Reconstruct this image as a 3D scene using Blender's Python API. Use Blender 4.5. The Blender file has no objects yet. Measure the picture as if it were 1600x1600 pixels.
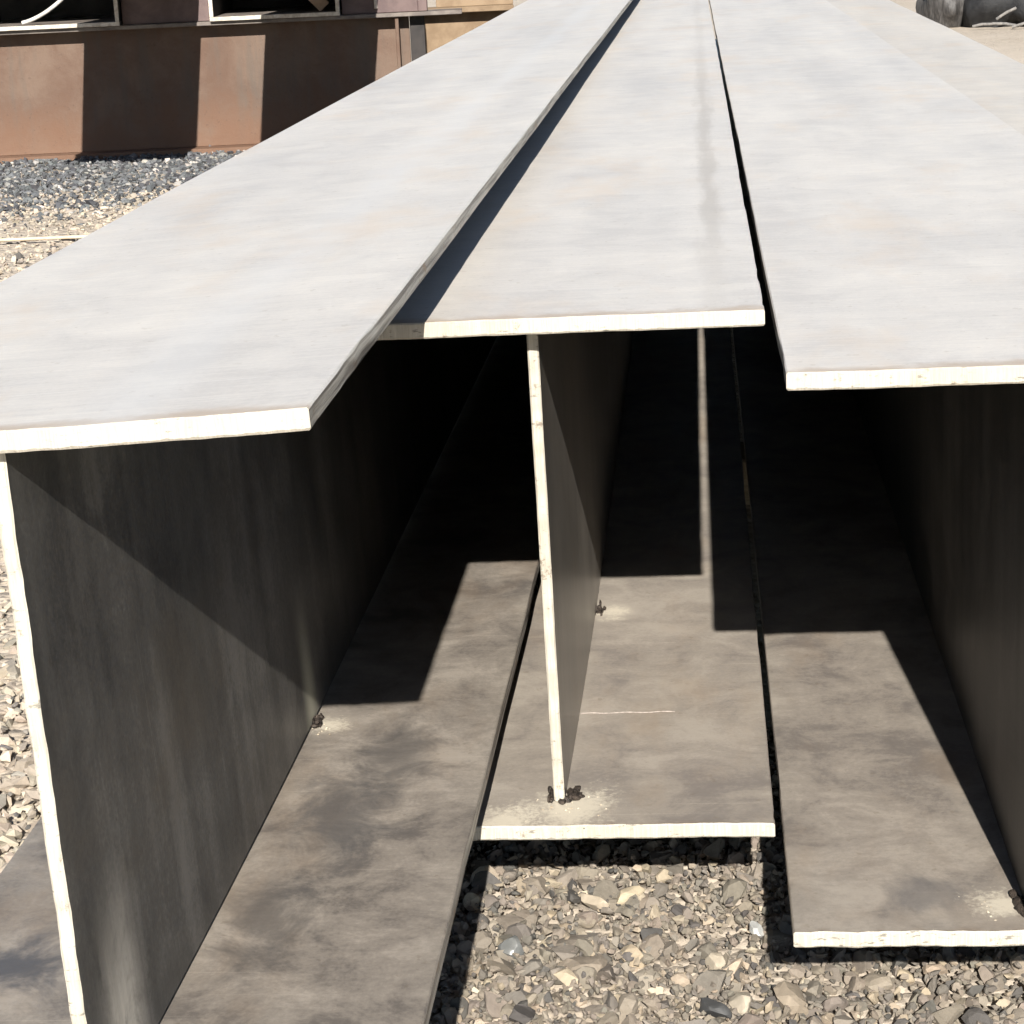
import bpy, math, random
import numpy as np
from mathutils import Vector, Matrix

random.seed(11)
rng = np.random.default_rng(11)
sc = bpy.context.scene
COL = sc.collection
S = 1.25

# ------------------------------------------------------------------ camera
cam_d = bpy.data.cameras.new('camera')
cam = bpy.data.objects.new('camera', cam_d)
COL.objects.link(cam)
sc.camera = cam
cam_d.sensor_width = 36.0
cam_d.lens = 3253.8 / 1600 * 36.0
cam_d.clip_start = 0.05
cam_d.clip_end = 2000
CAM_Z = 0.95077 * S
yaw, pit, rol = -0.09683, 0.27881, -0.04594
fw = Vector((math.sin(yaw) * math.cos(pit), math.cos(yaw) * math.cos(pit), -math.sin(pit)))
rt = Vector((math.cos(yaw), -math.sin(yaw), 0))
up = rt.cross(fw)
r2 = rt * math.cos(rol) + up * math.sin(rol)
u2 = -rt * math.sin(rol) + up * math.cos(rol)
m = Matrix((r2, u2, -fw)).transposed().to_4x4()
m.translation = (0, 0, CAM_Z)
cam.matrix_world = m

# ------------------------------------------------------------------ light
SUN_TRAVEL = Vector((-0.12461, 1.62443, -1.0))
to_sun = -SUN_TRAVEL.normalized()
sun_elev = math.asin(to_sun.z)
sun_d = bpy.data.lights.new('sun', 'SUN')
sun_d.energy = 5.0
sun_d.angle = math.radians(0.5)
sun_d.color = (1.0, 0.955, 0.88)
sun = bpy.data.objects.new('sun', sun_d)
COL.objects.link(sun)
sun.rotation_euler = SUN_TRAVEL.to_track_quat('-Z', 'Y').to_euler()
sun.location = (0, -5, 8)

w = bpy.data.worlds.new('World')
sc.world = w
w.use_nodes = True
nt = w.node_tree
bg = nt.nodes['Background']
sky = nt.nodes.new('ShaderNodeTexSky')
sky.sky_type = 'NISHITA'
sky.sun_disc = False
sky.sun_elevation = sun_elev
sky.sun_rotation = math.atan2(to_sun.x, to_sun.y)
sky.dust_density = 1.0
sky.altitude = 1200
sky.air_density = 1.0
nt.links.new(sky.outputs[0], bg.inputs[0])
bg.inputs[1].default_value = 0.05

sc.view_settings.view_transform = 'Standard'
sc.view_settings.look = 'None'
sc.view_settings.exposure = 1.0
sc.view_settings.gamma = 1.0
sc.view_settings.use_curve_mapping = False
sc.render.engine = 'CYCLES'
sc.cycles.use_denoising = True
sc.cycles.max_bounces = 5
sc.cycles.diffuse_bounces = 3
sc.cycles.glossy_bounces = 3
sc.cycles.use_adaptive_sampling = True
sc.cycles.adaptive_threshold = 0.02
sc.cycles.adaptive_min_samples = 12


# ------------------------------------------------------------------ node helpers
class NB:
    def __init__(self, name):
        self.mat = bpy.data.materials.new(name)
        self.mat.use_nodes = True
        self.t = self.mat.node_tree
        self.p = self.t.nodes['Principled BSDF']

    def new(self, typ, **kw):
        n = self.t.nodes.new(typ)
        for k, v in kw.items():
            setattr(n, k, v)
        return n

    def lk(self, a, b):
        self.t.links.new(a, b)

    def put(self, sock, v):
        if isinstance(v, bpy.types.NodeSocket):
            self.lk(v, sock)
        elif isinstance(v, (tuple, list)) and sock.type == 'RGBA' and len(v) == 3:
            sock.default_value = (*v, 1)
        else:
            sock.default_value = v

    def math(self, op, a, b=None, c=None, clamp=False):
        n = self.new('ShaderNodeMath', operation=op, use_clamp=clamp)
        for i, v in enumerate((a, b, c)):
            if v is not None:
                self.put(n.inputs[i], v)
        return n.outputs[0]

    def mix(self, f, a, b):
        n = self.new('ShaderNodeMix', data_type='RGBA')
        self.put(n.inputs[0], f)
        self.put(n.inputs[6], a)
        self.put(n.inputs[7], b)
        return n.outputs[2]

    def ramp(self, f, lo, hi, a=0.0, b=1.0):
        n = self.new('ShaderNodeMapRange', interpolation_type='SMOOTHSTEP')
        self.put(n.inputs[0], f)
        n.inputs[1].default_value = lo
        n.inputs[2].default_value = hi
        n.inputs[3].default_value = a
        n.inputs[4].default_value = b
        return n.outputs[0]

    def coord(self, off=(0, 0, 0), scale=(1, 1, 1)):
        if not hasattr(self, 'tc'):
            self.tc = self.new('ShaderNodeTexCoord')
        mp = self.new('ShaderNodeMapping')
        mp.inputs[1].default_value = off
        mp.inputs[3].default_value = scale
        self.lk(self.tc.outputs['Object'], mp.inputs[0])
        return mp.outputs[0]

    def noise(self, vec, scale, detail=4, rough=0.55, dist=0.0):
        n = self.new('ShaderNodeTexNoise')
        self.lk(vec, n.inputs['Vector'])
        n.inputs['Scale'].default_value = scale
        n.inputs['Detail'].default_value = detail
        n.inputs['Roughness'].default_value = rough
        n.inputs['Distortion'].default_value = dist
        return n.outputs[0]

    def xyz(self):
        s = self.new('ShaderNodeSeparateXYZ')
        if not hasattr(self, 'tc'):
            self.tc = self.new('ShaderNodeTexCoord')
        self.lk(self.tc.outputs['Object'], s.inputs[0])
        return s.outputs

    def dist(self, pt, sc_=(1, 1, 1)):
        d = self.new('ShaderNodeVectorMath', operation='DISTANCE')
        v = self.coord((0, 0, 0), sc_)
        self.lk(v, d.inputs[0])
        d.inputs[1].default_value = tuple(a * b for a, b in zip(pt, sc_))
        return d.outputs['Value']

    def bump(self, h, strength=0.2, distance=0.002):
        b = self.new('ShaderNodeBump')
        b.inputs['Strength'].default_value = strength
        b.inputs['Distance'].default_value = distance
        self.lk(h, b.inputs['Height'])
        self.lk(b.outputs[0], self.p.inputs['Normal'])


def steel(name, dark, mid, light, seed=0.0, kind='top', rough=(0.40, 0.55), metal=0.1, spec=0.5, halos=(), blotches=(), extra=None, bump=0.12):
    """mill-scale steel. kind 'top': fine cross lines and long faint tints; 'low': smudgy and dusty; 'web': vertical runs"""
    b = NB(name)
    off = (seed * 3.1, seed * 7.7, seed * 1.3)
    c0 = b.coord(off)
    if kind == 'top':
        n2 = b.noise(b.coord(off, (5.0, 170.0, 3.0)), 1.0, 3, 0.7)       # fine rolling lines across
        n3 = b.noise(b.coord(off, (7.0, 0.55, 3.0)), 1.0, 2, 0.55)      # long tints
        wt = (0.25, 0.45, 0.60, 0.50)
    elif kind == 'low':
        n2 = b.noise(b.coord(off, (16.0, 60.0, 3.0)), 1.0, 3, 0.7)
        n3 = b.noise(b.coord(off, (7.0, 4.0, 3.0)), 1.0, 3, 0.6)
        wt = (0.30, 0.65, 0.80, 0.22)
    else:
        n2 = b.noise(b.coord(off, (3.0, 60.0, 2.0)), 1.0, 3, 0.65)
        n3 = b.noise(b.coord(off, (3.0, 12.0, 1.2)), 1.0, 2, 0.6)
        wt = (0.55, 0.50, 0.40, 0.25)
    n1 = b.noise(c0, 2.3, 3, 0.6)
    n4 = b.noise(c0, 190, 3, 0.7)
    n5 = b.noise(b.coord((seed, 3, 1)), 11, 5, 0.68, 0.7)
    f = b.math('MULTIPLY', n1, wt[0])
    for n_, k_ in ((n3, wt[1]), (n5, wt[2]), (n2, wt[3]), (n4, 0.28)):
        f = b.math('MULTIPLY_ADD', n_, k_, f)
    tot = sum(wt) + 0.28
    f = b.ramp(f, tot * 0.5 - 0.30, tot * 0.5 + 0.30)
    col = b.mix(b.ramp(f, 0.0, 0.55), dark, mid)
    col = b.mix(b.ramp(f, 0.45, 1.0), col, light)
    # pits, scratches and faint rust
    pits = b.ramp(b.noise(b.coord((seed * 2, 0, seed)), 75, 2, 0.6), 0.66, 0.74)
    col = b.mix(b.math('MULTIPLY', pits, 0.30), col, tuple(x * k * 0.55 for x, k in zip(mid, (1.0, 0.88, 0.72))))
    ang = 0.35 + seed
    rot = b.new('ShaderNodeMapping')
    b.lk(c0, rot.inputs[0])
    rot.inputs[2].default_value = (0, 0, ang)
    rot.inputs[3].default_value = (2.5, 260.0, 2.5)
    scr = b.ramp(b.noise(rot.outputs[0], 1.0, 1, 0.5), 0.735, 0.765)
    col = b.mix(b.math('MULTIPLY', scr, 0.18), col, tuple(min(0.75, x * 1.55) for x in light))
    rust = b.ramp(b.noise(b.coord((seed * 5, 2, seed), (1.6, 0.7, 1)), 3.2, 4, 0.7), 0.50, 0.74)
    col = b.mix(b.math('MULTIPLY', rust, 0.40), col, tuple(x * k for x, k in zip(mid, (1.05, 0.88, 0.70))))
    rg = b.math('MULTIPLY_ADD', n1, rough[1] - rough[0], rough[0] - 0.05)
    rg = b.math('MULTIPLY_ADD', n2, 0.10, rg)
    mt = metal
    X, Y, Z = b.xyz()
    if kind != 'web':
        h = b.ramp(b.math('MULTIPLY_ADD', b.math('SUBTRACT', n5, 0.5), 0.06, Y), 0.004, 0.030, 1.0, 0.0)
        col = b.mix(b.math('MULTIPLY', h, 0.75), col, tuple(x * k for x, k in zip(mid, (0.74, 0.62, 0.50))))
    for (pt, r, colr, amt) in blotches:
        d = b.dist(pt, (1 / r[0], 1 / r[1], 1 / r[2]))
        d = b.math('MULTIPLY_ADD', b.math('SUBTRACT', n5, 0.5), 2.6, d)
        col = b.mix(b.math('MULTIPLY', b.ramp(d, 0.2, 1.2, 1.0, 0.0), amt), col, colr)
    for (pt, r) in halos:
        d = b.dist(pt, (1 / r, 1 / r, 1 / r))
        d = b.math('MULTIPLY_ADD', b.math('SUBTRACT', n5, 0.5), 2.4, d)
        d = b.math('MULTIPLY_ADD', b.math('SUBTRACT', n4, 0.5), 1.6, d)
        k = b.ramp(d, 0.10, 1.0, 1.0, 0.0)
        col = b.mix(b.math('MULTIPLY', k, 0.85), col, (0.50, 0.45, 0.36))
        rg = b.math('MULTIPLY_ADD', k, 0.35, rg, clamp=True)
        mt = b.math('SUBTRACT', mt, b.math('MULTIPLY', k, metal), clamp=True)
    if extra:
        col = extra(b, col, X, Y, Z, n5, n2)
    b.put(b.p.inputs['Base Color'], col)
    b.put(b.p.inputs['Roughness'], rg)
    b.put(b.p.inputs['Metallic'], mt)
    b.p.inputs['Specular IOR Level'].default_value = spec
    b.bump(b.math('MULTIPLY_ADD', n4, 0.5, b.math('MULTIPLY', n2, 0.4)), bump, 0.0015)
    return b.mat


def cut_edge_mat():
    b = NB('bare_cut_edge')
    c0 = b.coord()
    d1 = b.noise(c0, 38, 5, 0.75)
    d2 = b.noise(b.coord((5, 1, 2), (45, 30, 170)), 1.0, 4, 0.7)
    d3 = b.noise(b.coord((2, 6, 2), (420, 40, 25)), 1.0, 2, 0.6)      # torch drag lines
    d4 = b.noise(b.coord((9, 6, 2)), 6, 3, 0.6)
    col = b.mix(b.ramp(d3, 0.35, 0.7), (0.40, 0.37, 0.31), (0.50, 0.465, 0.39))
    col = b.mix(b.math('MULTIPLY', b.ramp(d4, 0.45, 0.75), 0.5), col, (0.36, 0.31, 0.23))
    col = b.mix(b.math('MULTIPLY', b.ramp(d1, 0.58, 0.68), 0.8), col, (0.17, 0.13, 0.095))
    col = b.mix(b.math('MULTIPLY', b.ramp(d2, 0.60, 0.68), 0.75), col, (0.12, 0.105, 0.085))
    b.put(b.p.inputs['Base Color'], col)
    b.p.inputs['Roughness'].default_value = 0.6
    b.p.inputs['Metallic'].default_value = 0.0
    b.bump(b.math('ADD', d3, d1), 0.5, 0.0015)
    return b.mat


def side_edge_mat():
    b = NB('rolled_side_edge')
    n = b.noise(b.coord((0, 0, 0), (40, 3, 160)), 1.0, 5, 0.7)
    n2 = b.noise(b.coord((3, 0, 0), (30, 22, 30)), 1.0, 4, 0.7)
    col = b.mix(b.ramp(n, 0.38, 0.62), (0.16, 0.14, 0.12), (0.46, 0.43, 0.38))
    col = b.mix(b.ramp(n2, 0.55, 0.7), col, (0.24, 0.17, 0.11))
    b.put(b.p.inputs['Base Color'], col)
    b.p.inputs['Roughness'].default_value = 0.5
    b.p.inputs['Metallic'].default_value = 0.3
    b.bump(n, 0.5, 0.002)
    return b.mat


def simple_mat(name, c1, c2, scale=20, rough=0.8, metal=0.0, stretch=(1, 1, 1), bump=0.3, dist=0.004, c3=None):
    b = NB(name)
    v = b.coord((1.3, 2.1, 0.7), stretch)
    n = b.noise(v, scale, 6, 0.65, 0.3)
    col = b.mix(b.ramp(n, 0.35, 0.65), c1, c2)
    if c3:
        n3 = b.noise(b.coord((7, 3, 5), stretch), scale * 0.35, 5, 0.7, 0.5)
        col = b.mix(b.ramp(n3, 0.48, 0.68), col, c3)
    b.put(b.p.inputs['Base Color'], col)
    b.p.inputs['Roughness'].default_value = rough
    b.p.inputs['Metallic'].default_value = metal
    b.bump(n, bump, dist)
    return b.mat


# ------------------------------------------------------------------ mesh helpers
def mesh_obj(name, verts, faces, mats, parent=None, fmat=None, smooth=None):
    me = bpy.data.meshes.new(name)
    me.from_pydata([tuple(v) for v in verts], [], faces)
    for mt in (mats if isinstance(mats, (list, tuple)) else [mats]):
        me.materials.append(mt)
    if fmat is not None:
        me.polygons.foreach_set('material_index', np.array(fmat, dtype=np.int32))
    me.validate()
    me.update()
    if smooth is not None:
        me.polygons.foreach_set('use_smooth', np.ones(len(me.polygons), dtype=bool))
        me.set_sharp_from_angle(angle=math.radians(smooth))
    o = bpy.data.objects.new(name, me)
    COL.objects.link(o)
    if parent:
        o.parent = parent
    return o


def empty(name, loc, rot=(0, 0, 0)):
    o = bpy.data.objects.new(name, None)
    o.empty_display_size = 0.1
    o.location = loc
    o.rotation_euler = rot
    COL.objects.link(o)
    return o


def tag(o, label=None, cat=None, group=None, kind=None):
    if label:
        o['label'] = label
    if cat:
        o['category'] = cat
    if group:
        o['group'] = group
    if kind:
        o['kind'] = kind
    return o


def wob(t, seed, amp):
    return amp * (math.sin(t * 1.7 + seed) * 0.5 + math.sin(t * 4.3 + seed * 2.1) * 0.3 + math.sin(t * 9.1 + seed * 3.7) * 0.2)


def plate(name, w0, w1, t0, t1, L, mats, parent, axis='flat', front=None, seed=1.0, lat=0.0, warp=0.0, bow=(0.0, 0.0), tilt=0.0, rough_edge=0.0017, ch=0.0016, y0=0.0, ncol=96, nst=110):
    """A long steel plate running along +Y. axis 'flat': width on X, thickness on Z (flange);
    'web': width on Z, thickness on X. mats = [face, cut end, side edge]."""
    cols = np.concatenate(([w0, w0 + ch], np.linspace(w0 + ch, w1 - ch, ncol)[1:-1], [w1 - ch, w1]))
    n = len(cols)
    ys = np.concatenate(([0.0, ch, 0.012, 0.03], L * np.linspace(0.006, 1, nst) ** 1.6, ))
    ys = np.unique(np.round(ys, 5))
    verts, faces, fm = [], [], []
    r = random.Random(int(seed * 1000))
    jit = [r.gauss(0, 1) for _ in range(n)]
    jit = [0.25 * jit[max(i - 1, 0)] + 0.5 * jit[i] + 0.25 * jit[min(i + 1, n - 1)] for i in range(n)]
    jlo = [r.gauss(0, 1) for _ in range(n)]
    nick = [r.gauss(0, 1) * (1.0 if r.random() < 0.35 else 0.2) for _ in ys]
    ring = 2 * n

    def pos(c, y, t):
        if axis == 'flat':
            return (c + wob(y * 0.55, seed, lat), y, t + tilt * c + wob(y * 0.5 + c * 1.5, seed + 5, warp))
        q = min(1.0, max(0.0, y / 1.0))
        return (t + wob(y * 0.5 + c * 2.0, seed + 5, warp) + bow[0] + bow[1] * (1 - (1 - q) ** 2), y, c)

    for j, y in enumerate(ys):
        fade = max(0.0, 1 - y / 0.03)
        for side in (1, 0):
            rngi = range(n) if side else range(n - 1, -1, -1)
            for i in rngi:
                c = cols[i]
                fo = (front(c) if front else 0.0)
                yy = y0 + y + fo * max(0, 1 - y / (0.5 * L)) + (wob(c * 30, seed, rough_edge) + jit[i] * rough_edge * 0.4) * fade
                t = t1 if side else t0
                if i in (0, n - 1) and j > 3:
                    c = c + (1 if i == 0 else -1) * abs(nick[j]) * 0.0007
                ins = ch if (i in (0, n - 1) or j == 0) else 0.0
                if j == 0 and i in (0, n - 1):
                    ins = ch * 1.2
                t = t - ins if side else t + ins
                if j == 0 and not side:
                    t += abs(jlo[i]) * rough_edge * 0.35
                verts.append(pos(c, yy, t))
    m_ = len(ys)
    flip = (axis == 'web')
    for j in range(m_ - 1):
        for k in range(ring):
            a, b_ = j * ring + k, j * ring + (k + 1) % ring
            q = [a, b_, b_ + ring, a + ring]
            if flip:
                q.reverse()
            faces.append(q)
            if k == n - 1 or k == ring - 1:
                fm.append(2)
            elif j == 0:
                fm.append(1)
            elif len(mats) > 3 and k > n - 1:
                fm.append(3)
            else:
                fm.append(0)
    for (j, rev) in ((0, False), (m_ - 1, True)):
        for i in range(n - 1):
            q = [j * ring + i, j * ring + 2 * n - 1 - i, j * ring + 2 * n - 2 - i, j * ring + i + 1]
            if rev != flip:
                q.reverse()
            faces.append(q)
            fm.append(1)
    return mesh_obj(name, verts, faces, mats, parent, fm, smooth=28)


def box(cx0, cx1, cy0, cy1, cz0, cz1, ch=0.003):
    """bevelled box verts/faces (chamfer on all edges)"""
    xs, ys, zs = (cx0, cx1), (cy0, cy1), (cz0, cz1)
    v, idx = [], {}
    for ix in (0, 1):
        for iy in (0, 1):
            for iz in (0, 1):
                for ax in (0, 1, 2):
                    p = [xs[ix], ys[iy], zs[iz]]
                    sg = [1 if ix == 0 else -1, 1 if iy == 0 else -1, 1 if iz == 0 else -1]
                    for a in (0, 1, 2):
                        if a != ax:
                            p[a] += sg[a] * ch
                    idx[(ix, iy, iz, ax)] = len(v)
                    v.append(tuple(p))
    f = []
    for ax in (0, 1, 2):
        o1, o2 = [a for a in (0, 1, 2) if a != ax]
        for s in (0, 1):
            q = []
            for (p1, p2) in ((0, 0), (1, 0), (1, 1), (0, 1)):
                k = [0, 0, 0]
                k[ax], k[o1], k[o2] = s, p1, p2
                q.append(idx[(*k, ax)])
            f.append(q)
    for ax in (0, 1, 2):
        o1, o2 = [a for a in (0, 1, 2) if a != ax]
        for p1 in (0, 1):
            for p2 in (0, 1):
                q = []
                for s, which in ((0, o1), (1, o1), (1, o2), (0, o2)):
                    k = [0, 0, 0]
                    k[ax], k[o1], k[o2] = s, p1, p2
                    q.append(idx[(*k, which)])
                f.append(q)
    for ix in (0, 1):
        for iy in (0, 1):
            for iz in (0, 1):
                f.append([idx[(ix, iy, iz, a)] for a in (0, 1, 2)])
    import bmesh
    bm = bmesh.new()
    bv = [bm.verts.new(p) for p in v]
    for q in f:
        bm.faces.new([bv[i] for i in q])
    bmesh.ops.recalc_face_normals(bm, faces=bm.faces)
    bm.verts.index_update()
    vv = [tuple(x.co) for x in bm.verts]
    ff = [[x.index for x in fc.verts] for fc in bm.faces]
    bm.free()
    return vv, ff


def box_obj(name, dims, mat, parent=None, ch=0.003):
    v, f = box(*dims, ch=ch)
    return mesh_obj(name, v, f, mat, parent)


def ico(sub):
    import bmesh
    bm = bmesh.new()
    bmesh.ops.create_icosphere(bm, subdivisions=sub, radius=1.0)
    bm.verts.index_update()
    v = np.array([x.co[:] for x in bm.verts])
    f = np.array([[x.index for x in fc.verts] for fc in bm.faces])
    bm.free()
    return v, f


ICO1, ICO2, ICO3 = ico(1), ico(2), ico(3)


def stone_shape(base, r, planes=10, lo=0.30, hi=0.70):
    v = base[0].copy()
    for _ in range(planes):
        nrm = r.normal(size=3)
        nrm /= np.linalg.norm(nrm)
        d = r.uniform(lo, hi)
        k = v @ nrm
        v -= np.outer(np.maximum(k - d, 0), nrm)
    v *= r.uniform(0.8, 1.5, size=3)
    return v


def rot_mats(r, n):
    q = r.normal(size=(n, 4))
    q /= np.linalg.norm(q, axis=1)[:, None]
    a, b, c, d = q.T
    return np.stack([np.stack([1 - 2 * (c * c + d * d), 2 * (b * c - a * d), 2 * (b * d + a * c)], -1),
                     np.stack([2 * (b * c + a * d), 1 - 2 * (b * b + d * d), 2 * (c * d - a * b)], -1),
                     np.stack([2 * (b * d - a * c), 2 * (c * d + a * b), 1 - 2 * (b * b + c * c)], -1)], -2)


def scatter_stones(name, pts, sizes, base, mat, palette, seed, flat=0.75, nvar=14):
    """one mesh of many stones: numpy build, colour attribute per stone"""
    r = np.random.default_rng(seed)
    shapes = [stone_shape(base, r) for _ in range(nvar)]
    n = len(pts)
    var = r.integers(0, nvar, n)
    R_ = rot_mats(r, n)
    V = np.stack([shapes[k] for k in var])              # n,nv,3
    V = np.einsum('nij,nvj->nvi', R_, V) * sizes[:, None, None]
    V[..., 2] *= flat
    V += pts[:, None, :]
    nv = V.shape[1]
    F = base[1][None] + (np.arange(n) * nv)[:, None, None]
    V = V.reshape(-1, 3)
    F = F.reshape(-1, 3)
    me = bpy.data.meshes.new(name)
    me.vertices.add(len(V))
    me.vertices.foreach_set('co', V.astype(np.float32).ravel())
    me.loops.add(F.size)
    me.loops.foreach_set('vertex_index', F.astype(np.int32).ravel())
    me.polygons.add(len(F))
    me.polygons.foreach_set('loop_start', np.arange(0, F.size, 3, dtype=np.int32))
    me.polygons.foreach_set('loop_total', np.full(len(F), 3, dtype=np.int32))
    me.update(calc_edges=True)
    me.polygons.foreach_set('use_smooth', np.zeros(len(F), dtype=bool))
    pal = np.array([c for c, _ in palette])
    pr = np.array([p for _, p in palette], float)
    pr /= pr.sum()
    ci = pal[r.choice(len(pal), n, p=pr)] * r.uniform(0.8, 1.2, (n, 1)) * r.uniform(0.975, 1.025, (n, 3))
    ca = np.ones((n, nv, 4), np.float32)
    ca[..., :3] = ci[:, None, :]
    at = me.color_attributes.new('stone', 'FLOAT_COLOR', 'POINT')
    at.data.foreach_set('color', ca.ravel())
    me.materials.append(mat)
    o = bpy.data.objects.new(name, me)
    COL.objects.link(o)
    return o


def stone_mat(name, rough=0.85):
    b = NB(name)
    a = b.new('ShaderNodeAttribute', attribute_name='stone')
    n = b.noise(b.coord(), 150, 3, 0.7)
    n2 = b.noise(b.coord(), 38, 1, 0.6)
    k = b.math('ADD', 0.55, b.math('ADD', b.math('MULTIPLY', n, 0.5), b.math('MULTIPLY', n2, 0.4)))
    mm = b.new('ShaderNodeVectorMath', operation='SCALE')
    b.lk(a.outputs['Color'], mm.inputs[0])
    b.lk(k, mm.inputs['Scale'])
    b.lk(mm.outputs[0], b.p.inputs['Base Color'])
    b.p.inputs['Roughness'].default_value = rough
    b.bump(n, 0.5, 0.002)
    return b.mat


# ------------------------------------------------------------------ ground
def ground_mat():
    b = NB('gravelly_dirt')
    c = b.coord()
    big = b.noise(c, 0.35, 5, 0.6)
    n1 = b.noise(c, 45, 6, 0.7)
    vo = b.new('ShaderNodeTexVoronoi')
    b.lk(c, vo.inputs['Vector'])
    vo.inputs['Scale'].default_value = 42
    sep = b.new('ShaderNodeSeparateColor')
    b.lk(vo.outputs['Color'], sep.inputs[0])
    col = b.mix(sep.outputs[0], (0.26, 0.215, 0.165), (0.50, 0.425, 0.34))
    col = b.mix(b.ramp(n1, 0.4, 0.7), col, (0.42, 0.36, 0.29))
    col = b.mix(b.ramp(big, 0.4, 0.65), col, (0.48, 0.415, 0.34))
    b.put(b.p.inputs['Base Color'], col)
    b.p.inputs['Roughness'].default_value = 0.95
    h = b.math('ADD', b.math('MULTIPLY', vo.outputs['Distance'], -1.2), b.math('MULTIPLY', n1, 0.5))
    b.bump(h, 0.8, 0.012)
    return b.mat


gx = np.concatenate((np.linspace(-120, -6, 12), np.linspace(-5, 5, 41), np.linspace(6, 120, 12)))
gy = np.concatenate((np.linspace(-120, -2, 10), np.linspace(-1, 24, 76), np.linspace(26, 140, 10)))
gv, gf = [], []
for y in gy:
    for x in gx:
        near = -5 <= x <= 5 and -1 <= y <= 24
        gv.append((x, y, -0.012 + (0.006 * math.sin(x * 2.1 + y * 1.3) * math.sin(y * 1.7 - x) if near else 0)))
for j in range(len(gy) - 1):
    for i in range(len(gx) - 1):
        a = j * len(gx) + i
        gf.append([a, a + 1, a + 1 + len(gx), a + len(gx)])
tag(mesh_obj('ground', gv, gf, ground_mat(), smooth=60), kind='structure')

SM = stone_mat('crushed_stone')
TAN = [((0.195, 0.164, 0.13), 7), ((0.172, 0.148, 0.12), 5), ((0.14, 0.124, 0.104), 3.0), ((0.27, 0.22, 0.162), 1.5), ((0.075, 0.069, 0.062), 1.8), ((0.36, 0.30, 0.225), 0.4)]
PALE = [((0.36, 0.305, 0.24), 5), ((0.30, 0.257, 0.207), 4), ((0.22, 0.197, 0.168), 1.4), ((0.44, 0.375, 0.295), 2.2), ((0.09, 0.085, 0.08), 0.5)]
DARK = [((0.085, 0.09, 0.095), 5), ((0.13, 0.135, 0.14), 4), ((0.05, 0.05, 0.055), 3), ((0.25, 0.24, 0.225), 1.3), ((0.40, 0.37, 0.33), 0.5)]


def pts_in(r, n, x0, x1, y0, y1, z0=-0.010, zj=0.008):
    return np.stack([r.uniform(x0, x1, n), r.uniform(y0, y1, n), z0 + r.uniform(-zj, zj, n)], -1)


# crushed stone in front of and under the beam ends
r = np.random.default_rng(5)
P = pts_in(r, 6500, -0.75, 1.0, 1.55, 2.95, -0.010, 0.010)
tag(scatter_stones('gravel', P, np.clip(r.lognormal(math.log(0.0112), 0.38, len(P)), 0.005, 0.022), ICO2, SM, TAN, 21, 0.9, 24),
    'tan and grey crushed stone gravel under the beam ends', 'gravel', kind='stuff')
P = pts_in(r, 30000, -0.75, 1.0, 1.55, 2.95, -0.004, 0.008)
tag(scatter_stones('gravel_chippings', P, np.clip(r.lognormal(math.log(0.0046), 0.36, len(P)), 0.002, 0.009), ICO1, SM, TAN, 24, 0.9),
    'fine chippings between the larger stones under the beam ends', 'gravel', kind='stuff')
# strip of pale gravel left of the nearest beam
P = np.concatenate((pts_in(r, 11000, -1.75, -0.72, 2.0, 4.6), pts_in(r, 7000, -2.9, -0.8, 4.6, 7.2), pts_in(r, 16000, -4.6, -1.0, 7.0, 9.9)))
tag(scatter_stones('gravel', P, np.clip(r.lognormal(math.log(0.0105), 0.4, len(P)), 0.005, 0.026), ICO1, SM, PALE, 22),
    'pale sandy gravel left of the nearest beam', 'gravel', kind='stuff')


# ------------------------------------------------------------------ the I-beams
CUT = cut_edge_mat()
SIDE = side_edge_mat()
H, TF, TW, HW = 0.49305 * S, 0.01412 * S, 0.01007 * S, 0.2 * S

DK, MD, LT = (0.475, 0.447, 0.418), (0.56, 0.527, 0.487), (0.635, 0.595, 0.54)
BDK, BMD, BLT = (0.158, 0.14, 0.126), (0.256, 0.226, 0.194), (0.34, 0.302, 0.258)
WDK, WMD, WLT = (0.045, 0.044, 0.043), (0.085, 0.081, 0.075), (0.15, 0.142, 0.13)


def weld_mat():
    b = NB('weld_crust')
    n = b.noise(b.coord(), 120, 5, 0.75)
    n2 = b.noise(b.coord((3, 1, 2)), 260, 3, 0.7)
    col = b.mix(b.ramp(n, 0.35, 0.62), (0.008, 0.006, 0.005), (0.075, 0.057, 0.045))
    col = b.mix(b.ramp(n2, 0.68, 0.76), col, (0.30, 0.25, 0.19))
    b.put(b.p.inputs['Base Color'], col)
    b.p.inputs['Roughness'].default_value = 0.6
    b.p.inputs['Metallic'].default_value = 0.2
    b.bump(n, 0.9, 0.004)
    return b.mat


WELD = weld_mat()


def weld(parent, loc, size, seed, name='tack_weld'):
    """burnt, porous tack weld: a ragged low crust made of overlapping slag beads"""
    r_ = np.random.default_rng(seed)
    V, F = [], []
    for q in range(15):
        if q == 0:
            c, sz = np.zeros(3), np.array(size) * 0.55
        else:
            c = r_.normal(0, 0.5, 3).clip(-1, 1) * np.array(size)
            c[2] = abs(c[2]) * 0.6 - size[2] * 0.25
            sz = np.array(size) * r_.uniform(0.16, 0.42, 3)
        v = stone_shape(ICO2, r_, 6, 0.5, 0.95)
        v = v * (1 + r_.normal(0, 0.13, (len(v), 1)))
        k = len(V)
        V += (v * sz + c + np.array(loc)).tolist()
        F += (ICO2[1] + k).tolist()
    return mesh_obj(name, V, F, WELD, parent, smooth=40)


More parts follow.
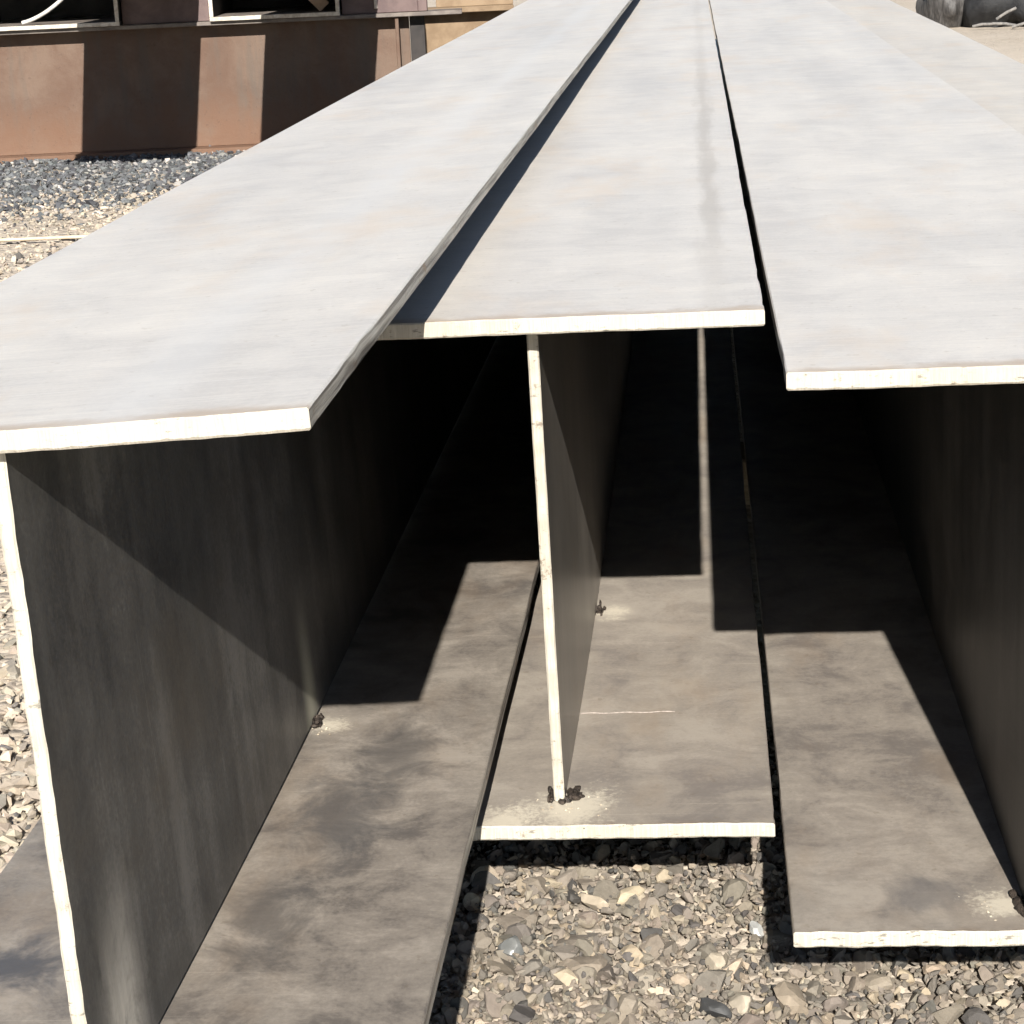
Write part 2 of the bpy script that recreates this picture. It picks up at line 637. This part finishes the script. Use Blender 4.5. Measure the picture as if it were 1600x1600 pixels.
def spatter(parent, loc, r0, n, seed, zc):
    r_ = np.random.default_rng(seed)
    V, F = [], []
    for _ in range(n):
        a, d = r_.uniform(0, 6.283), abs(r_.normal(0, r0))
        s = r_.uniform(0.0006, 0.0019)
        k = len(V)
        for p in ICO1[0]:
            V.append((loc[0] + math.cos(a) * d + p[0] * s, loc[1] + math.sin(a) * d * 0.8 + p[1] * s, zc + p[2] * s * 0.6))
        F += [[k + q for q in f] for f in ICO1[1]]
    o = mesh_obj('weld_spatter', V, F, SPAT, parent)
    o['kind'] = 'stuff'
    return o


SPAT = simple_mat('weld_spatter', (0.65, 0.58, 0.45), (0.35, 0.28, 0.2), 80, 0.6, 0.1)


UNDER = simple_mat('shade_dark_underside', (0.03, 0.03, 0.032), (0.06, 0.057, 0.055), 9, 0.55, 0.2, (1, 1, 1), 0.1, 0.002)  # undersides coloured darker to deepen the shade beneath the flanges


def ibeam(loc, q, a, L, label, seed, mats, hwl=HW, hwr=HW, web_front=None, bot_dy=0.0, gap=0.0015, lat=0.002, warp=0.0012, tw=TW, bow=(0.0, 0.0), bot_tilt=0.0):
    root = empty('steel_beam', loc, (0, q, -a))
    tag(root, label, 'beam', 'steel beams side by side')
    mt, mb, mw = mats
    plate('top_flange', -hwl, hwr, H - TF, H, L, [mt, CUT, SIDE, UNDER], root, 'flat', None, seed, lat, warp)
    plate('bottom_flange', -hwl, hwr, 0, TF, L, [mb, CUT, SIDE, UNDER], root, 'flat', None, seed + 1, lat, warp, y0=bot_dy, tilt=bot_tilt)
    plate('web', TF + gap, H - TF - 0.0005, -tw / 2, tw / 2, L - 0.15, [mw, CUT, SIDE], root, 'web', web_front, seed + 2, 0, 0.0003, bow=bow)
    return root


# local landmarks (beam space, metres) for welds and marks -------------------------------------
W_L = 0.895
W_M = 0.785


def top_extra_M(b, col, X, Y, Z, n5, n2):
    n5 = b.noise(b.coord((1, 2, 3), (30, 3.2, 1)), 1.0, 4, 0.65)
    # brown scuff running along the flange near its right edge
    lane = b.math('ABSOLUTE', b.math('SUBTRACT', X, 0.198))
    k = b.ramp(b.math('ADD', lane, b.math('MULTIPLY', b.math('SUBTRACT', n5, 0.5), 0.06)), 0.0, 0.024, 1.0, 0.0)
    k = b.math('MULTIPLY', k, b.ramp(Y, 0.1, 0.9, 0.3, 1.0))
    k = b.math('MULTIPLY', k, b.ramp(Y, 1.5, 5.0, 1.0, 0.35))
    return b.mix(b.math('MULTIPLY', k, 0.55), col, (0.36, 0.32, 0.275))


def top_extra_L(b, col, X, Y, Z, n5, n2):
    n5 = b.noise(b.coord((4, 2, 3), (8, 0.8, 1)), 1.0, 3, 0.6)
    lane = b.math('ABSOLUTE', b.math('SUBTRACT', X, 0.10))
    k = b.ramp(b.math('ADD', lane, b.math('MULTIPLY', b.math('SUBTRACT', n5, 0.5), 0.10)), 0.0, 0.05, 1.0, 0.0)
    return b.mix(b.math('MULTIPLY', k, 0.35), col, (0.60, 0.59, 0.575))


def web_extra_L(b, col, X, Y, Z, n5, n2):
    # pale reflection painted near the free end, plus heat streak above the tack weld
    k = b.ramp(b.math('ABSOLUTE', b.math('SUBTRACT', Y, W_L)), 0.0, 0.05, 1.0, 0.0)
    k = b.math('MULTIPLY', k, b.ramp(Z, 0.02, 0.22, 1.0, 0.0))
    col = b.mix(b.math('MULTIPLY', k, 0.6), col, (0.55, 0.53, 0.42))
    k = b.ramp(b.math('ABSOLUTE', b.math('SUBTRACT', Y, b.math('ADD', 0.075, b.math('MULTIPLY', Z, 0.12)))), 0.0, 0.075, 1.0, 0.0)
    k = b.math('MULTIPLY', k, b.ramp(b.math('MULTIPLY_ADD', b.math('SUBTRACT', n5, 0.5), 0.22, Z), 0.0, 0.24, 1.0, 0.0))
    k = b.math('MULTIPLY', k, b.ramp(n5, 0.28, 0.55))
    k = b.math('MULTIPLY', k, b.math('ADD', 0.5, b.math('MULTIPLY', n2, 0.9)), clamp=True)
    col = b.mix(b.math('MULTIPLY', k, 0.9), col, (0.80, 0.74, 0.64))
    return col


mats_L = (steel('mill_scale_a', DK, MD, LT, 1.0, extra=top_extra_L),
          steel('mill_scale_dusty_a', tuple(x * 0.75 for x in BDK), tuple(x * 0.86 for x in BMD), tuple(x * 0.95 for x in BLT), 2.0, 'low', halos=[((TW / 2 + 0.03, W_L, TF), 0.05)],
                blotches=[((-0.165, 0.275, TF), (0.06, 0.075, 0.2), (0.07, 0.07, 0.075), 0.9), ((0.10, 0.62, TF), (0.07, 0.15, 0.2), (0.085, 0.081, 0.08), 0.7),  # soft dark blotches mixed into the lower flange colour
                        ((0.14, 0.80, TF), (0.06, 0.1, 0.2), (0.09, 0.083, 0.078), 0.7), ((0.07, 0.36, TF), (0.05, 0.12, 0.2), (0.085, 0.079, 0.075), 0.65)]),
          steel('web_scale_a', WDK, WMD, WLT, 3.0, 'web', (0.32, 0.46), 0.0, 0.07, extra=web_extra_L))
mats_M = (steel('mill_scale_b', DK, MD, LT, 4.0, extra=top_extra_M),
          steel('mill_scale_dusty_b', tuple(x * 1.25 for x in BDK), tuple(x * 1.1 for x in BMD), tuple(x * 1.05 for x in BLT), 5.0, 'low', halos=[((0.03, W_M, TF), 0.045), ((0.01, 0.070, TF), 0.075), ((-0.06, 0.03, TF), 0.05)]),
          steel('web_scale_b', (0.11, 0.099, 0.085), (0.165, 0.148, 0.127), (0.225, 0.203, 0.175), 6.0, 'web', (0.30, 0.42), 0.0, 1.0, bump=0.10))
mats_R = (steel('mill_scale_c', DK, MD, LT, 7.0),
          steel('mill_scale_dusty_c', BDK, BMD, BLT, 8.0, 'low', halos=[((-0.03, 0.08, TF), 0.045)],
                blotches=[((-0.10, 0.10, TF), (0.06, 0.05, 0.2), (0.13, 0.125, 0.125), 0.5)]),
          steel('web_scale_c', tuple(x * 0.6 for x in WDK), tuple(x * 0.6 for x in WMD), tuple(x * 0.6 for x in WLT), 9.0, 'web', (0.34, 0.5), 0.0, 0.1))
mats_4 = (steel('mill_scale_d', tuple(x * k for x, k in zip(DK, (0.97, 0.95, 0.915))), tuple(x * k for x, k in zip(MD, (0.97, 0.95, 0.915))), tuple(x * k for x, k in zip(LT, (0.97, 0.95, 0.915))), 11.0),
          mats_R[1], mats_R[2])

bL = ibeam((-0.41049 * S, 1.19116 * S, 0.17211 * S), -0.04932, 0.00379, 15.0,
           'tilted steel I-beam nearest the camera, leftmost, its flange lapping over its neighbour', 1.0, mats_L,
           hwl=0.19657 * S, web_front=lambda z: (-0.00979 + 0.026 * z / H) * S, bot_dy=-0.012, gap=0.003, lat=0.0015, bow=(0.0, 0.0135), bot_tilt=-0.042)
bM = ibeam((-0.14229 * S, 1.75421 * S, 0.12502 * S), -0.01077, -0.00171, 15.4,
           'steel I-beam set farthest back, second from left, its web edge facing the camera', 4.0, mats_M,
           web_front=lambda z: 0.082 - 0.038 * z / H + 0.001 * math.sin(z * 22), bot_dy=0.01355 * S, lat=0.0008, bow=(-0.003, 0.008))
bR = ibeam((0.26537 * S, 1.56042 * S, 0.11669 * S), -0.00705, -0.00212, 15.2,
           'steel I-beam cut off by the right edge of the picture at its front end', 7.0, mats_R,
           hwr=0.2104 * S, web_front=lambda z: 0.03, bot_dy=0.01547 * S, lat=0.0008)
b4 = ibeam((0.705, 2.9, 0.085), 0.0, 0.0, 13.8,
           'steel I-beam on the far right showing only a strip of its top flange', 10.0, mats_4, lat=0.002)

weld(bL, (TW / 2 + 0.017, W_L, TF + 0.002), (0.0085, 0.020, 0.010), 3)
spatter(bL, (TW / 2 + 0.032, W_L - 0.02), 0.018, 16, 5, TF)
weld(bM, (TW / 2 + 0.009, W_M, TF + 0.002), (0.0085, 0.019, 0.010), 4)
weld(bM, (TW / 2 + 0.008, 0.097, TF + 0.002), (0.013, 0.022, 0.009), 6)
weld(bM, (-TW / 2 - 0.006, 0.10, TF + 0.003), (0.006, 0.020, 0.011), 7)
spatter(bM, (0.014, 0.065), 0.03, 24, 8, TF)
weld(bR, (-TW / 2 - 0.005, 0.075, TF + 0.001), (0.008, 0.030, 0.008), 9)
spatter(bR, (-0.05, 0.08), 0.03, 18, 9, TF)

# chalk tick on the middle beam's lower flange
CHALK = simple_mat('chalk', (0.72, 0.62, 0.56), (0.5, 0.43, 0.38), 150, 0.95)
cv, cf = [], []
nseg = 40
for i in range(nseg + 1):
    x = 0.0085 + 0.124 * i / nseg
    y = 0.366 + 0.0012 * math.sin(i * 0.4)
    hw_ = 0.0016 + 0.0006 * math.sin(i * 1.9) * math.sin(i * 0.7)
    cv += [(x, y - hw_, TF + 0.0006), (x, y + hw_, TF + 0.0006)]
    if i:
        k = 2 * i
        cf.append([k - 2, k, k + 1, k - 1])
mesh_obj('chalk_line', cv, cf, CHALK, bM)

# timber dunnage that carries the beams
WOOD = simple_mat('weathered_timber', (0.20, 0.15, 0.10), (0.33, 0.26, 0.18), 14, 0.85, 0, (1, 8, 8), 0.5, 0.004)
for i, (y, where) in enumerate(((4.2, 'nearer'), (9.3, 'farther'))):
    s = box_obj('timber_sleeper', (-0.95, 1.05, y, y + 0.16, -0.02, 0.083), WOOD, ch=0.006)
    tag(s, 'weathered timber sleeper under all beams, the %s one' % where, 'timber', 'timbers under the beams')
    for nm, x0, x1, z1 in (('second from left', -0.3, -0.02, 0.1545), ('right-hand', 0.2, 0.42, 0.143), ('leftmost', -0.72, -0.46, 0.2045)):
        k = box_obj('timber_packer', (x0, x1, y + 0.02, y + 0.14, 0.084, z1), WOOD, ch=0.005)
        tag(k, 'timber packer between %s sleeper and the %s beam' % (where, nm), 'timber', 'timbers under the beams')

# ------------------------------------------------------------------ rusty stack behind
def rust_mat():
    b = NB('rusty_plate')
    n = b.noise(b.coord((1, 2, 3)), 4.0, 5, 0.65, 0.4)
    n2 = b.noise(b.coord((4, 2, 3), (9, 1, 1.2)), 1.0, 4, 0.65)
    n3 = b.noise(b.coord((6, 2, 3)), 42, 4, 0.7)
    col = b.mix(b.ramp(n, 0.35, 0.68), (0.098, 0.055, 0.036), (0.132, 0.087, 0.062))
    col = b.mix(b.math('MULTIPLY', b.ramp(n2, 0.45, 0.7), 0.7), col, (0.085, 0.068, 0.055))
    X, Y, Z = b.xyz()
    lowr = b.ramp(b.math('MULTIPLY_ADD', b.math('SUBTRACT', n, 0.5), 0.5, Z), 0.05, 0.34, 1.0, 0.0)
    col = b.mix(b.math('MULTIPLY', lowr, 0.55), col, (0.165, 0.085, 0.048))
    col = b.mix(b.math('MULTIPLY', b.ramp(n3, 0.6, 0.72), 0.5), col, (0.06, 0.035, 0.025))
    b.put(b.p.inputs['Base Color'], col)
    b.p.inputs['Roughness'].default_value = 0.75
    b.bump(n3, 0.4, 0.004)
    return b.mat


RUST = rust_mat()
FLG = simple_mat('dull_flange', (0.12, 0.10, 0.09), (0.22, 0.19, 0.165), 8.0, 0.7, 0.1)
SHADE_DK = simple_mat('shade_dark_plate', (0.018, 0.016, 0.016), (0.035, 0.03, 0.028), 8.0, 0.8, 0.0)  # box insides coloured near black to imitate the shade within
RUSTP = simple_mat('purple_brown_plate', (0.10, 0.068, 0.066), (0.15, 0.105, 0.098), 6.0, 0.7, 0.15)
TANR = simple_mat('sandy_rust_plate', (0.17, 0.115, 0.068), (0.24, 0.172, 0.108), 7.0, 0.8, 0.0)
EDGE = simple_mat('pale_plate_edge', (0.62, 0.57, 0.50), (0.42, 0.36, 0.3), 30, 0.6, 0.1)
GA = Vector((-3.8628, 11.352, 0))
GROT = math.atan2(0.1087, 0.9941)


def gpos(x, y=0.0, z=0.0):
    c, s = math.cos(GROT), math.sin(GROT)
    return (GA.x + c * x - s * y, GA.y + s * x + c * y, z)


g1 = empty('rusty_girder', gpos(0.9), (0, 0, GROT))
tag(g1, 'long rust brown plate girder lying on the gravel at back left', 'girder')
box_obj('web', (-3.2, 1.405, 0.115, 0.135, 0.02, 0.682), RUST, g1)
box_obj('top_flange', (-3.2, 1.70, 0.0, 0.25, 0.682, 0.704), FLG, g1)
box_obj('bottom_flange', (-3.2, 1.405, -0.01, 0.25, -0.012, 0.02), RUST, g1)
box_obj('shade_end_plate', (1.408, 1.49, 0.09, 0.11, 0.02, 0.68), SHADE_DK, g1)  # added dark strip standing in for the shaded gap beside the web
for x in (-1.9, 1.33):
    box_obj('stiffener', (x, x + 0.02, 0.02, 0.115, 0.02, 0.682), RUST, g1)

g2 = empty('sandy_girder', gpos(3.6, 0.7), (0, 0, GROT))
tag(g2, 'sandy tan plate girder behind the right end of the rusty girder', 'girder')
box_obj('web', (-1.25, -0.70, 0.10, 0.12, 0.02, 0.66), TANR, g2)
box_obj('top_flange', (-1.25, -0.70, 0.0, 0.22, 0.66, 0.69), TANR, g2)
box_obj('bottom_flange', (-1.25, -0.70, 0.0, 0.22, -0.01, 0.02), TANR, g2)
box_obj('upper_plate', (-1.15, -0.70, 0.09, 0.13, 0.69, 1.25), TANR, g2)


def trough(x0, x1, label):
    """open-ended steel box lying across the girder, mouth towards the camera"""
    t = empty('steel_box_section', gpos((x0 + x1) / 2), (0, 0, GROT))
    h_ = (x1 - x0) / 2
    tag(t, label, 'box section', 'second tier of the rusty stack')
    th = 0.022
    for nm, d in (('bottom_plate', (-h_, h_, -0.03, 1.4, 0.705, 0.705 + th)),
                  ('side_plate', (-h_, -h_ + th, -0.03, 1.4, 0.7275, 1.0)),
                  ('side_plate', (h_ - th, h_, -0.03, 1.4, 0.7275, 1.0)),
                  ('top_plate', (-h_, h_, -0.03, 1.4, 1.0005, 1.02)),
                  ('shade_end_plate', (-h_ + th, h_ - th, 1.0, 1.02, 0.7275, 1.0))):
        v, f = box(*d, ch=0.002)
        o = mesh_obj(nm, v, f, [FLG if nm == 'bottom_plate' else SHADE_DK, EDGE], t)
        ymin = min(p[1] for p in v)
        fm = [1 if nm != 'shade_end_plate' and all(v[i][1] < ymin + 0.004 for i in q) else 0 for q in f]
        o.data.polygons.foreach_set('material_index', np.array(fm, dtype=np.int32))
    return t


trough(-0.95, 0.735, 'open dark box section with pale edges, left end of second tier')
trough(1.225, 1.935, 'open dark box section with pale edges between two brown blocks')


def block(x0, x1, y, label, knob=False):
    t = empty('brown_steel_block', gpos((x0 + x1) / 2, y), (0, 0, GROT))
    h_ = (x1 - x0) / 2
    tag(t, label, 'steel block', 'second tier of the rusty stack')
    box_obj('face_plate', (-h_, h_, 0.0, 0.02, 0.7055, 1.0), RUSTP, t)
    box_obj('side_plate', (-h_, -h_ + 0.02, 0.0205, 1.0, 0.7055, 1.0), RUSTP, t)
    box_obj('side_plate', (h_ - 0.02, h_, 0.0205, 1.0, 0.7055, 1.0), RUSTP, t)
    box_obj('top_plate', (-h_, h_, 0.0, 1.0, 1.0005, 1.02), RUSTP, t)
    if knob:
        box_obj('lug', (-0.03, -0.012, -0.02, -0.001, 0.73, 0.80), EDGE, t)
        box_obj('foot_plate', (h_, h_ + 0.05, 0.0, 0.2, 0.7055, 0.77), RUSTP, t)
    return t


block(0.742, 1.218, 0.03, 'purple brown steel block between the two open box sections')
block(1.943, 2.36, 0.03, 'purple brown steel block at right end of second tier', True)

# third tier: unseen overhanging girders, added and shaped to shade the lower girder
for i, (x0, x1, lab) in enumerate(((0.55, 1.19, 'left'), (1.55, 2.17, 'right'))):
    t = empty('shadow_caster_girder', gpos((x0 + x1) / 2), (0, 0, GROT - math.radians(6.2)))
    h_ = (x1 - x0) / 2
    tag(t, 'unseen shadow-casting girder added across the rusty stack, %s of two' % lab, 'girder', 'added shadow casters over the rusty stack')
    box_obj('bottom_flange', (-h_, h_, -1.95, 2.4, 1.022, 1.045), RUST, t)  # part of the added shadow caster
    box_obj('web', (-0.01, 0.01, -1.95, 2.4, 1.0455, 1.5), RUST, t)  # part of the added shadow caster
    box_obj('top_flange', (-h_ + 0.09, h_, -1.95, 2.4, 1.5005, 1.525), RUST, t)  # part of the added shadow caster


def tube(name, pts, rad, mat, parent=None, seg=8):
    V, F = [], []
    pts = [Vector(p) for p in pts]
    for i, p in enumerate(pts):
        d = (pts[min(i + 1, len(pts) - 1)] - pts[max(i - 1, 0)]).normalized()
        a = d.cross(Vector((0.13, 0.2, 1))).normalized()
        b_ = d.cross(a)
        for k in range(seg):
            t = 2 * math.pi * k / seg
            V.append(p + (a * math.cos(t) + b_ * math.sin(t)) * rad)
    for i in range(len(pts) - 1):
        for k in range(seg):
            F.append([i * seg + k, i * seg + (k + 1) % seg, (i + 1) * seg + (k + 1) % seg, (i + 1) * seg + k])
    F.append(list(range(seg))[::-1])
    F.append([(len(pts) - 1) * seg + k for k in range(seg)])
    return mesh_obj(name, V, F, mat, parent, smooth=50)


SLING = simple_mat('pale_strap', (0.62, 0.6, 0.56), (0.42, 0.4, 0.37), 40, 0.7)
pts = []
for i in range(14):
    a = i / 13
    pts.append(gpos(0.20 + 0.30 * a + 0.05 * a * a, 0.02 - 0.03 * a, 0.742 + 0.05 * a + 0.17 * a * a))
tag(tube('bent_bar', pts, 0.011, SLING), 'pale bent bar leaning in the left open box section', 'bar')
pl = box_obj('plank', (-0.035, 0.035, 0, 0.02, -0.16, 0.16), simple_mat('pale_brown_board', (0.42, 0.28, 0.2), (0.52, 0.37, 0.27), 12, 0.8))
pl.location = gpos(1.74, 0.12, 0.86)
pl.rotation_euler = (0.25, math.radians(-42), GROT)
tag(pl, 'short brown board leaning inside the middle open box section', 'board')

# dark gravel along the girder's foot, ragged towards the camera
r = np.random.default_rng(9)
n = 22000
xx = r.uniform(-5.2, 0.2, n)
lim = 9.35 + 0.11 * (xx + 3.8) + 0.25 * np.sin(xx * 2.3) + 0.5 * r.normal(size=n).clip(-1.8, 1.8) + np.maximum(0, xx + 2.9) * 0.45
yy = lim + r.uniform(0, 1, n) * (11.5 + 0.11 * (xx + 3.8) - lim)
P = np.stack([xx, yy, -0.006 + r.uniform(-0.006, 0.010, n)], -1)
tag(scatter_stones('dark_gravel', P, np.clip(r.lognormal(math.log(0.012), 0.4, n), 0.005, 0.03), ICO1, SM, DARK, 33),
    'dark grey gravel strip along the foot of the rusty girder', 'gravel', kind='stuff')

# ------------------------------------------------------------------ heap at the far right
def lump(name, loc, size, seed, mat, folds=0.0, bumps=40, amp=0.25, parent=None, wid=0.05):
    r_ = np.random.default_rng(seed)
    import bmesh
    bm = bmesh.new()
    bmesh.ops.create_icosphere(bm, subdivisions=5, radius=1)
    bm.verts.index_update()
    v = np.array([x.co[:] for x in bm.verts])
    f = [[x.index for x in q.verts] for q in bm.faces]
    bm.free()
    d = np.ones(len(v))
    for _ in range(bumps):
        k = r_.normal(size=3)
        k /= np.linalg.norm(k)
        d += r_.uniform(-amp, amp) * np.exp(-((v - k) ** 2).sum(1) / wid)
    ang = np.arctan2(v[:, 1], v[:, 0])
    d += folds * (np.sin(ang * 17 + np.sin(v[:, 2] * 3) * 0.7) * 0.6 + np.sin(ang * 31 + 1) * 0.4)
    v = v * d[:, None] * np.array(size)
    v[:, 2] = np.maximum(v[:, 2], -0.02 - loc[2])
    o = mesh_obj(name, v, f, mat, parent, smooth=55)
    o.location = loc
    return o


GREYB = simple_mat('weathered_grey_wrap', (0.028, 0.026, 0.025), (0.07, 0.065, 0.062), 9, 0.6, 0, (6, 6, 1), 0.5, 0.01)
BLK = simple_mat('black_sheeting', (0.006, 0.006, 0.007), (0.016, 0.016, 0.017), 12, 0.8, 0, (1, 1, 1), 0.6, 0.02)
tag(lump('wrapped_bundle', (2.36, 20.6, 0.26), (0.23, 0.3, 0.36), 3, GREYB, 0.035, 40, 0.25),
    'grey pleated bundle at the left end of the dark heap', 'bundle')
tag(lump('dark_heap', (3.12, 20.7, 0.12), (0.72, 0.7, 0.62), 5, BLK, 0.03, 60, 0.3, wid=0.03),
    'low heap of black sheeting and scrap on pale ground, top right', 'heap')
STK = simple_mat('grey_stick', (0.10, 0.095, 0.09), (0.2, 0.185, 0.17), 30, 0.8)
for (x, z, l, a, dy) in ((2.83, 0.12, 0.2, 28, -0.18), (2.60, 0.03, 0.18, 5, -0.3), (2.80, 0.03, 0.24, -7, -0.36), (3.0, 0.04, 0.3, 12, -0.4)):
    s = tube('stick', [(x - l / 2 * math.cos(math.radians(a)), 20.15 + dy, z - l / 2 * math.sin(math.radians(a))), (x, 20.14 + dy, z + 0.01),
                       (x + l / 2 * math.cos(math.radians(a)), 20.15 + dy, z + l / 2 * math.sin(math.radians(a)))], 0.014, STK)
    tag(s, {28: 'pale stick slanting up against the black heap', 5: 'short stick on the ground beside the grey bundle',
            -7: 'stick lying flat at the foot of the black heap', 12: 'stick at the heap foot near the right edge'}[a], 'stick', 'sticks by the dark heap')

# ------------------------------------------------------------------ individual pebbles in the foreground
# placed on the gravel where the photograph shows them: (x, y, size xyz, turn, colour, finish, label)
PB = [
    (-0.147, 2.355, (0.009, 0.017, 0.008), 0.9, (0.37, 0.31, 0.235), 0.85, 'small oval cream pebble below the second beam'),
    (-0.104, 2.378, (0.010, 0.021, 0.008), -0.8, (0.40, 0.335, 0.235), 0.85, 'long yellowish pebble pointing up to the right, below the second beam'),
    (-0.241, 2.238, (0.015, 0.013, 0.010), 0.2, (0.12, 0.122, 0.118), 0.25, 'shiny grey pebble with a bright glint near the left beam'),
    (-0.174, 2.165, (0.010, 0.021, 0.007), 1.2, (0.38, 0.315, 0.225), 0.85, 'flat yellow stone lying across, bottom left of the gravel'),
    (0.002, 2.204, (0.011, 0.014, 0.010), 0.3, (0.35, 0.30, 0.23), 0.85, 'blocky cream stone in the bottom middle of the gravel'),
    (0.030, 2.107, (0.011, 0.015, 0.010), 0.1, (0.37, 0.32, 0.25), 0.85, 'pale angular stone at the bottom edge of the picture'),
    (0.050, 2.284, (0.009, 0.013, 0.009), 0.5, (0.50, 0.50, 0.48), 0.15, 'glossy white stone beside the shadow of the right beam'),
    (-0.074, 2.267, (0.013, 0.012, 0.009), 0.6, (0.085, 0.08, 0.075), 0.5, 'dark grey glossy stone near the middle of the gravel'),
    (-0.003, 2.093, (0.013, 0.015, 0.010), 0.9, (0.06, 0.06, 0.06), 0.6, 'black stone left of the pale angular one at the bottom'),
]
for i, (x, y, sz, a, c, rg, lab) in enumerate(PB):
    rr = np.random.default_rng(100 + i)
    v = stone_shape(ICO3, rr, 12, 0.5, 0.85) * np.array(sz) * 1.15
    mt = simple_mat('pebble_%d' % i, tuple(k * 0.85 for k in c), tuple(min(1, k * 1.1) for k in c), 60, rg, 0, (1, 1, 1), 0.25, 0.001)
    o = mesh_obj('pebble', v, ICO3[1].tolist(), mt, smooth=20)
    o.location = (x, y, 0.004)
    o.rotation_euler = (0.1, 0.15, a)
    tag(o, lab, 'pebble', 'single stones on the gravel')

# thin batten lying on the gravel at the left
bt = tube('batten', [(-3.3, 8.15, 0.012), (-2.9, 8.2, 0.016), (-2.45, 8.26, 0.012)], 0.007, simple_mat('dry_batten', (0.5, 0.4, 0.28), (0.62, 0.52, 0.38), 20, 0.85))
tag(bt, 'thin dry batten lying on the gravel at the left edge', 'batten')
# small dark scrap far along between the left beams
sb = lump('scrap_lump', (-0.317, 8.66, 0.785), (0.016, 0.05, 0.012), 8, BLK, 0, 10, 0.2)
tag(sb, 'small dark lump on the second beam far along', 'scrap')
